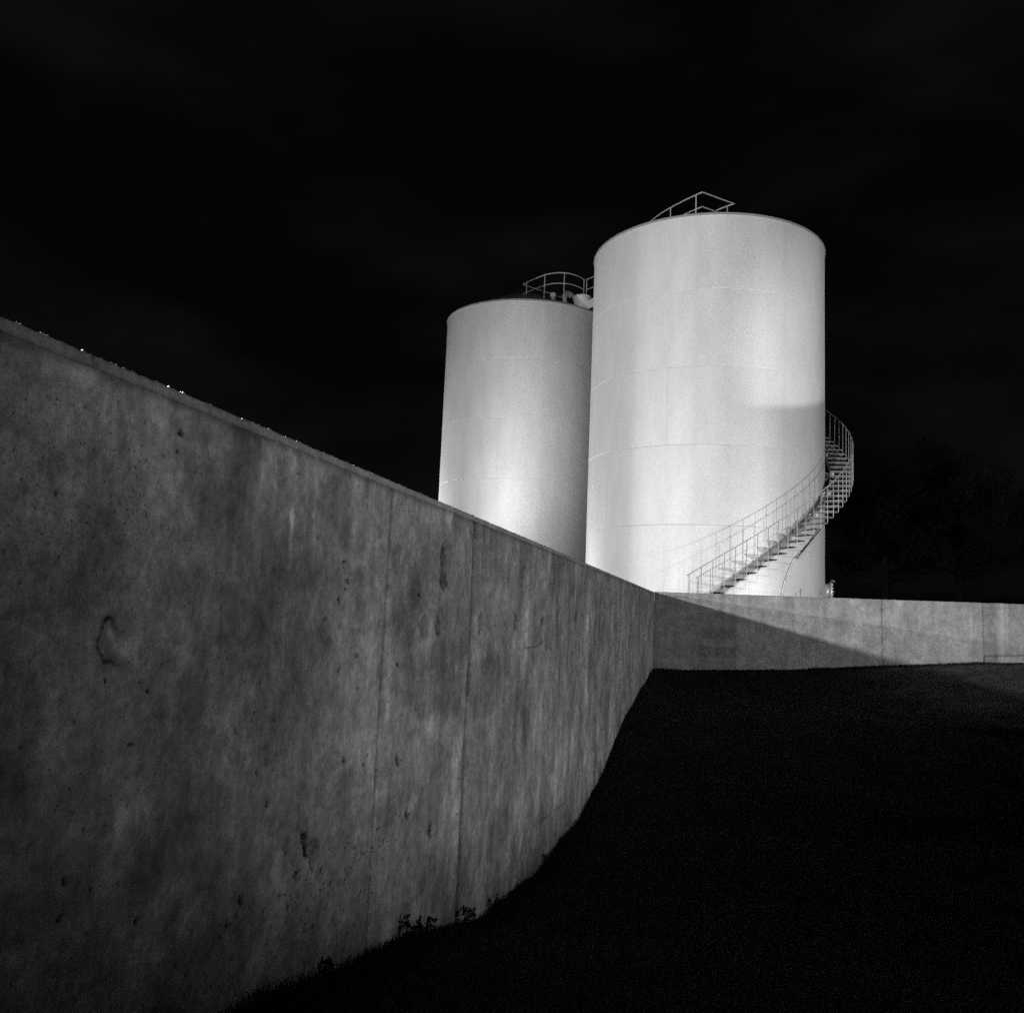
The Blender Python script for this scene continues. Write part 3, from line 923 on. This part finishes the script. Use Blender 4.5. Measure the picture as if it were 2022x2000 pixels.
brk_me = new_mesh('bracket', mb.v, mb.f)
brk_me.materials.append(M_BRACKET)
for k in range(NT):
    phi, z = PHI0 + DPHI * k, Z0 + RISER * k
    obj('tread', tread_me, None, stair, (0, 0, z), R(phi))
    o = obj('rail_post', post_me, None, stair, (0, 0, z), R(phi - 1.9))
    if k % 4 == 3:
        obj('bracket', brk_me, None, stair, (0, 0, z), R(phi))
mb = MB()
mb.tube([cyl1(RH, p_, Z0 + (p_ - PHI0 + 1.9) / DPHI * RISER + 0.88) for p_ in np.arange(-5.0, PHI0 + DPHI * NT, 1.9)], 0.016, 8)
mb.build('handrail', M_STEEL, stair, None, None, True)
mb = MB()
ph = np.arange(PHI0 - 1.5, PHI0 + DPHI * NT, 1.9)
prev = None
for p_ in ph:
    zc = Z0 + (p_ - PHI0) / DPHI * RISER
    ring4 = [cyl1(RI - 0.012, p_, zc - 0.16), cyl1(RI, p_, zc - 0.16), cyl1(RI, p_, zc + 0.05), cyl1(RI - 0.012, p_, zc + 0.05)]
    b = len(mb.v)
    mb.v += [tuple(v) for v in ring4]
    if prev is not None:
        for i in range(4):
            i2 = (i + 1) % 4
            mb.f.append((prev + i, b + i, b + i2, prev + i2))
    prev = b
mb.build('stringer', M_TREAD, stair)
mb = MB()
c = cyl1(RH, -4.4, 0)
mb.tube([c, c + Vector((0, 0, Z0 + (-4.4 - PHI0 + 1.9) / DPHI * RISER + 0.88))], 0.0125, 6)
mb.build('rail_post', M_STEEL, stair)

# ------------------------------------------------------------------ railings on the roofs
def railing(name, label, top, drop_mid, posts, foot, group=None, closed=False):
    """top: world points of the top rail; posts: indices into top; foot(p) gives the height of the roof below p"""
    base = Vector((sum(p_[0] for p_ in top) / len(top), sum(p_[1] for p_ in top) / len(top), ZT))
    t = thing(name, label, 'railing', base, 0, group)
    pts = [Vector(p_) - base for p_ in top]
    mb = MB()
    mb.tube(pts, 0.022, 8)
    mb.build('top_rail', M_STEEL, t)
    mb = MB()
    mb.tube([p_ - Vector((0, 0, drop_mid)) for p_ in pts], 0.018, 8)
    mb.build('mid_rail', M_STEEL, t)
    for i in posts:
        p_ = pts[i]
        mb = MB()
        w = Vector(top[i])
        mb.tube([p_, Vector((p_.x, p_.y, foot(w) - base.z))], 0.020, 8)
        mb.build('rail_post', M_STEEL, t)
    return t


def roof1(w): return ZT + R1 * 0.45 * max(0.0, 1 - math.hypot(w.x - T1.x, w.y - T1.y) / R1) * 1.0 - 0.03
def roof2(w): return ZT + R2 * 0.45 * max(0.0, 1 - math.hypot(w.x - T2.x, w.y - T2.y) / R2) * 1.0 - 0.03


def rel(T_, x, y, z): return (T_.x + x, T_.y + y, z)


railing('roof_railing', 'angular handrail on the roof of the large tank', [rel(T1, x, y, 13.7) for x, y in
        ((-2.05, -0.3), (-1.96, -0.56), (-1.76, -1.05), (-1.54, -1.44), (-1.2, -1.98), (-0.89, -2.41), (-0.73, -2.61), (-0.13, -2.25), (0.47, -1.90), (0.29, -1.72), (0.01, -1.38))],
        0.49, (3, 5, 9), roof1)
arc = [(-0.30, -1.71), (-0.14, -1.97), (0.2, -2.42), (0.58, -2.88), (0.82, -3.05), (1.08, -3.15), (1.36, -3.17), (1.6, -3.11), (1.81, -2.99), (2.02, -2.80), (2.20, -2.54)]
railing('roof_railing', 'curved handrail round the front edge of the farther tank roof', [rel(T2, x, y, 13.7) for x, y in arc],
        0.44, (1, 3, 6, 10), roof2)
railing('roof_railing', 'straight handrail sloping away across the farther tank roof behind the curved one',
        [rel(T2, x, y, 13.7) for x, y in ((-0.30, -1.71), (0.3, -1.25), (0.91, -0.80), (1.5, -0.3))], 0.44, (2,), roof2)

# walkway bridging the two roofs
U = Vector((0.576, -0.817, 0))
V = Vector((0.817, 0.576, 0))
W0 = Vector((2.70, 34.95, 0)) - U * 0.05
LEN = 2.75
walk = thing('walkway', 'short steel walkway with handrails joining the two tank roofs', 'walkway', (W0.x, W0.y, 12.42))
rotw = Matrix((U, V, Vector((0, 0, 1)))).transposed()
mb = MB()
mb.box(U * (LEN / 2) + V * 0.42 + Vector((0, 0, 0.33)), (LEN, 0.80, 0.03), rotw)
mb.build('deck', M_TREAD, walk)
for off, nm in ((0.0, 'near'), (0.84, 'far')):
    mb = MB()
    mb.box(U * (LEN / 2) + V * off + Vector((0, 0, 0.20)), (LEN, 0.012, 0.34), rotw)
    mb.box(U * (LEN / 2) + V * (off + (0.04 if off == 0 else -0.04)) + Vector((0, 0, 0.035)), (LEN, 0.07, 0.012), rotw)
    mb.build('side_beam', M_BRACKET, walk)
    mb = MB()
    mb.tube([V * off + Vector((0, 0, 1.28)), V * off + U * LEN + Vector((0, 0, 1.28))], 0.022, 8)
    mb.build('top_rail', M_STEEL, walk)
    mb = MB()
    mb.tube([V * off + Vector((0, 0, 0.84)), V * off + U * LEN + Vector((0, 0, 0.84))], 0.018, 8)
    mb.build('mid_rail', M_STEEL, walk)
    for d_ in (0.02, 1.35, 2.7):
        mb = MB()
        mb.tube([V * off + U * d_ + Vector((0, 0, 1.28)), V * off + U * d_ + Vector((0, 0, 0.05))], 0.020, 8)
        mb.build('rail_post', M_STEEL, walk)

# vents and drum on the farther roof
x, y = 0.95, -2.62
zr = roof2(Vector((T2.x + x, T2.y + y, 0)))
vent = thing('roof_vent', 'small mushroom vent with a pale cap on the farther tank roof', 'vent', rel(T2, x, y, zr))
mb = MB()
mb.lathe([(0.13, 0), (0.13, 0.04), (0.08, 0.05), (0.07, 0.16)], 20)
mb.build('pipe', M_STEEL, vent, None, None)
mb = MB()
mb.lathe([(0.05, 0.16), (0.115, 0.165), (0.12, 0.17), (0.12, 0.31), (0.10, 0.325), (0.02, 0.33)], 24)
mb.build('cap', M_BRACKET, vent)
x, y = 1.45, -2.35
zr = roof2(Vector((T2.x + x, T2.y + y, 0)))
vent = thing('roof_vent', 'bent pipe vent between the mushroom vent and the white drum', 'vent', rel(T2, x, y, zr))
mb = MB()
mb.lathe([(0.14, 0), (0.14, 0.04), (0.085, 0.05), (0.085, 0.26)], 20)
mb.build('pipe', M_STEEL, vent)
mb = MB()
mb.tube([(0, 0, 0.24), (-0.02, 0, 0.33), (0.02, -0.01, 0.40), (0.12, -0.03, 0.40), (0.24, -0.06, 0.34), (0.28, -0.07, 0.26)], [0.12, 0.16, 0.17, 0.15, 0.13, 0.13], 14)
mb.build('hood', M_RIM, vent, None, None, True)
x, y = 2.15, -2.35
zr = roof2(Vector((T2.x + x, T2.y + y, 0)))
drum = thing('drum', 'white tapered drum beside the walkway on the farther tank roof', 'drum', rel(T2, x, y, zr - 0.16))
mb = MB()
mb.lathe([(0.16, 0.0), (0.22, 0.05), (0.30, 0.30), (0.36, 0.52), (0.37, 0.60)], 32)
mb.build('body', M_BRACKET, drum, None, None, False)
mb = MB()
mb.lathe([(0.385, 0.585), (0.395, 0.59), (0.395, 0.63), (0.36, 0.655), (0.05, 0.68)], 32)
mb.build('lid', M_BRACKET, drum)

# small marker post in the yard by the tank foot
px_, py_ = (T1 + cyl1(R1 + 0.9, 44.5, 0)).x, (T1 + cyl1(R1 + 0.9, 44.5, 0)).y
post = thing('marker_post', 'short post with a small dark plate standing before the large tank', 'post', (px_, py_, YARD))
mb = MB()
mb.tube([(0, 0, 0), (0, 0, 0.52)], 0.014, 8)
mb.build('pole', M_STEEL, post)
mb = MB()
mb.box((0, -0.02, 0.53), (0.07, 0.012, 0.15))
mb.build('plate', grey('marker_plate', 0.12, 0.6), post)

# unseen spotlight stand, with a plate added in front to cut its beam
gz = float(field_z(np.array([10.1]), np.array([10.4]))[0])
flood = thing('unseen_spotlight', 'unseen spotlight on a short post right of the camera, with an added plate cutting its beam', 'unseen_spotlight', (SPOT_POS.x, SPOT_POS.y, gz))
rs = Matrix((Vector((SPOT_DIR.y, -SPOT_DIR.x, 0)), SPOT_DIR, Vector((0, 0, 1)))).transposed()
hh = SPOT_POS.z - gz
mb = MB()
mb.tube([-SPOT_DIR * 0.25, -SPOT_DIR * 0.25 + Vector((0, 0, hh - 0.12))], 0.04, 10)
mb.build('post', M_DARKSTEEL, flood)
mb = MB()
mb.box(-SPOT_DIR * 0.22 + Vector((0, 0, hh)), (0.36, 0.30, 0.30), rs)
mb.build('housing', M_DARKSTEEL, flood)
mb = MB()
mb.box(SPOT_DIR * 1.5 + Vector((0, 0, hh + 0.637 - 0.20)), (0.62, 0.01, 0.40), rs)
mb.build('beam_flag', M_DARKSTEEL, flood)
for sx in (-0.27, 0.27):
    mb = MB()
    a_ = rs @ Vector((sx, 1.5, 0))
    mb.tube([Vector((a_.x, a_.y, -0.1)), Vector((a_.x, a_.y, hh + 0.20))], 0.012, 8)
    mb.build('beam_flag_stake', M_DARKSTEEL, flood)

# ------------------------------------------------------------------ plants
def blades(name, S, Nn, h, lean, width, seed):
    """tapering blades standing on the field at wall coordinates S, Nn"""
    r_ = np.random.default_rng(seed)
    k = len(S)
    z = field_z(S, Nn)
    bx = C.x - D.x * S + N.x * Nn
    by = C.y - D.y * S + N.y * Nn
    a = r_.random(k) * 2 * math.pi
    dx, dy = np.cos(a), np.sin(a)
    la = r_.random(k) * 2 * math.pi
    lx, ly = np.cos(la) * lean * h, np.sin(la) * lean * h
    w = width * (0.6 + 0.8 * r_.random(k))
    V = np.zeros((k, 5, 3))
    V[:, 0] = np.stack([bx - dx * w, by - dy * w, z - 0.02], -1)
    V[:, 1] = np.stack([bx + dx * w, by + dy * w, z - 0.02], -1)
    V[:, 2] = np.stack([bx + dx * w * 0.7 + lx * 0.35, by + dy * w * 0.7 + ly * 0.35, z + h * 0.6], -1)
    V[:, 3] = np.stack([bx - dx * w * 0.7 + lx * 0.35, by - dy * w * 0.7 + ly * 0.35, z + h * 0.6], -1)
    V[:, 4] = np.stack([bx + lx, by + ly, z + h], -1)
    b = np.arange(k)[:, None] * 5
    F = np.concatenate([b + np.array([[0, 1, 2]]), b + np.array([[0, 2, 3]]), b + np.array([[3, 2, 4]])], 0)
    return tri_mesh(name, V.reshape(-1, 3), F)


gr = np.random.default_rng(12)
S1 = gr.random(16000) * 20.5
N1 = 0.02 + np.abs(gr.normal(size=16000)) * 0.10
S2 = 0.02 + np.abs(gr.normal(size=9000)) * 0.12
N2 = gr.random(9000) * 10
S3 = gr.random(42000) * 20
N3 = gr.random(42000) ** 1.2 * 9
Sg = np.concatenate([S1, S2, S3])
Ng = np.concatenate([N1, N2, N3])
patch = 0.5 + 0.5 * vnoise(Sg * 1.1, Ng * 1.1 + Sg * 0.3, 41, 3)
hg = (0.022 + 0.05 * gr.random(len(Sg)) ** 2) * (0.5 + 0.9 * np.clip(patch, 0, 1))
hg[len(S1):len(S1) + len(S2)] *= 0.8
turf = obj('grass', blades('grass', Sg, Ng, hg, 0.6, 0.0035, 13), M_GRASS)
turf['kind'] = 'stuff'
turf['label'] = 'short dark grass covering the sloping ground in front of the walls'
turf['category'] = 'grass'


def leaf_cloud(name, pts, size, seed):
    r_ = np.random.default_rng(seed)
    k = len(pts)
    a = r_.normal(size=(k, 3))
    a /= np.linalg.norm(a, axis=1)[:, None]
    b = np.cross(a, r_.normal(size=(k, 3)))
    b /= np.linalg.norm(b, axis=1)[:, None]
    sz = size * (0.6 + 0.8 * r_.random(k))[:, None]
    V = np.stack([pts - a * sz, pts - b * sz * 0.45, pts + a * sz, pts + b * sz * 0.45], 1)
    F = np.arange(k * 4).reshape(k, 4)
    return tri_mesh(name, V.reshape(-1, 3), F)


weed_spots = [(16.95, 0.05, 0.11, 'leftmost'), (16.05, 0.05, 0.13, ''), (15.75, 0.06, 0.10, ''), (15.0, 0.05, 0.14, ''), (14.2, 0.05, 0.12, ''), (12.3, 0.04, 0.13, '')]
weed_lab = ['low leafy weed at the wall foot nearest the camera', 'leafy weed against the wall foot below the pale patch',
            'small weed just right of the leafy one at the wall foot', 'leafy weed under the widest wall joint',
            'dark weed on the wall foot just past the widest joint', 'weed at the wall foot where the ground curves away']
for i, (s, n_, h, _) in enumerate(weed_spots):
    base = at(s, n_, float(field_z(np.array([s]), np.array([n_]))[0]))
    w = thing('weed', weed_lab[i], 'weed', base, 0, 'weeds along the foot of the side wall')
    r_ = np.random.default_rng(300 + i)
    mb = MB()
    tips = []
    for k in range(7):
        a = r_.random() * 6.28
        tip = Vector((math.cos(a) * h * 0.7 * r_.random(), math.sin(a) * h * 0.7 * r_.random(), h * (0.5 + 0.5 * r_.random())))
        mb.tube([(0, 0, -0.02), tip * 0.5 + Vector((0, 0, h * 0.1)), tip], 0.0016, 4)
        tips.append(tip)
    mb.build('stem', M_GRASS, w)
    pts = np.array([np.array(t_) * (0.45 + 0.6 * r_.random()) + r_.normal(size=3) * h * 0.10 for t_ in tips for _k in range(7)])
    pts[:, 2] = np.clip(pts[:, 2], 0.008, None)
    obj('leaf_cluster', leaf_cloud('leaf_cluster', pts, 0.016, 310 + i), M_LEAF, w)


def tree(x, y, h, spread, seed, label):
    t = thing('tree', label, 'tree', (x, y, YARD), 0, 'dark trees behind the large tank')
    r_ = np.random.default_rng(seed)
    mb = MB()
    mb.tube([(0, 0, -0.1), (0.1, 0, h * 0.25), (0.05, 0.1, h * 0.5), (0.2, 0, h * 0.78)], [0.26, 0.2, 0.14, 0.05], 10)
    ends = []
    for k in range(13):
        z = h * (0.22 + 0.6 * k / 13)
        a = k * 2.4 + r_.random()
        L_ = spread * (0.55 + 0.45 * r_.random()) * (1 - 0.55 * (z / h - 0.3))
        e = Vector((math.cos(a) * L_, math.sin(a) * L_, z + L_ * 0.45))
        mb.tube([(0.05, 0, z), Vector((0.05, 0, z)).lerp(e, 0.5) + Vector((0, 0, -0.15)), e], [0.08, 0.05, 0.015], 6)
        ends.append(e)
        ends.append(Vector((0.05, 0, z)).lerp(e, 0.6))
    mb.build('trunk', M_BARK, t)
    ends.append(Vector((0.2, 0, h * 0.85)))
    pts = []
    for e in ends:
        m = 330
        c = np.array(e)
        rad_ = spread * (0.22 + 0.16 * r_.random())
        d_ = r_.normal(size=(m, 3))
        d_ /= np.linalg.norm(d_, axis=1)[:, None]
        pts.append(c + d_ * rad_ * (r_.random((m, 1)) ** 0.45) * np.array([1, 1, 0.75]))
    pts = np.concatenate(pts)
    pts = pts[pts[:, 2] > h * 0.12]
    obj('crown', leaf_cloud('crown', pts, 0.11, seed + 1), M_LEAF, t)


tree(22.0, 52.0, 9.6, 3.3, 500, 'dark tree nearest the large tank, just right of the spiral stair')
tree(28.3, 56.0, 12.0, 4.4, 510, 'tallest dark tree in the black trees right of the stair')
tree(33.5, 54.0, 10.5, 4.2, 520, 'dark tree at the right edge of the picture above the low wall')
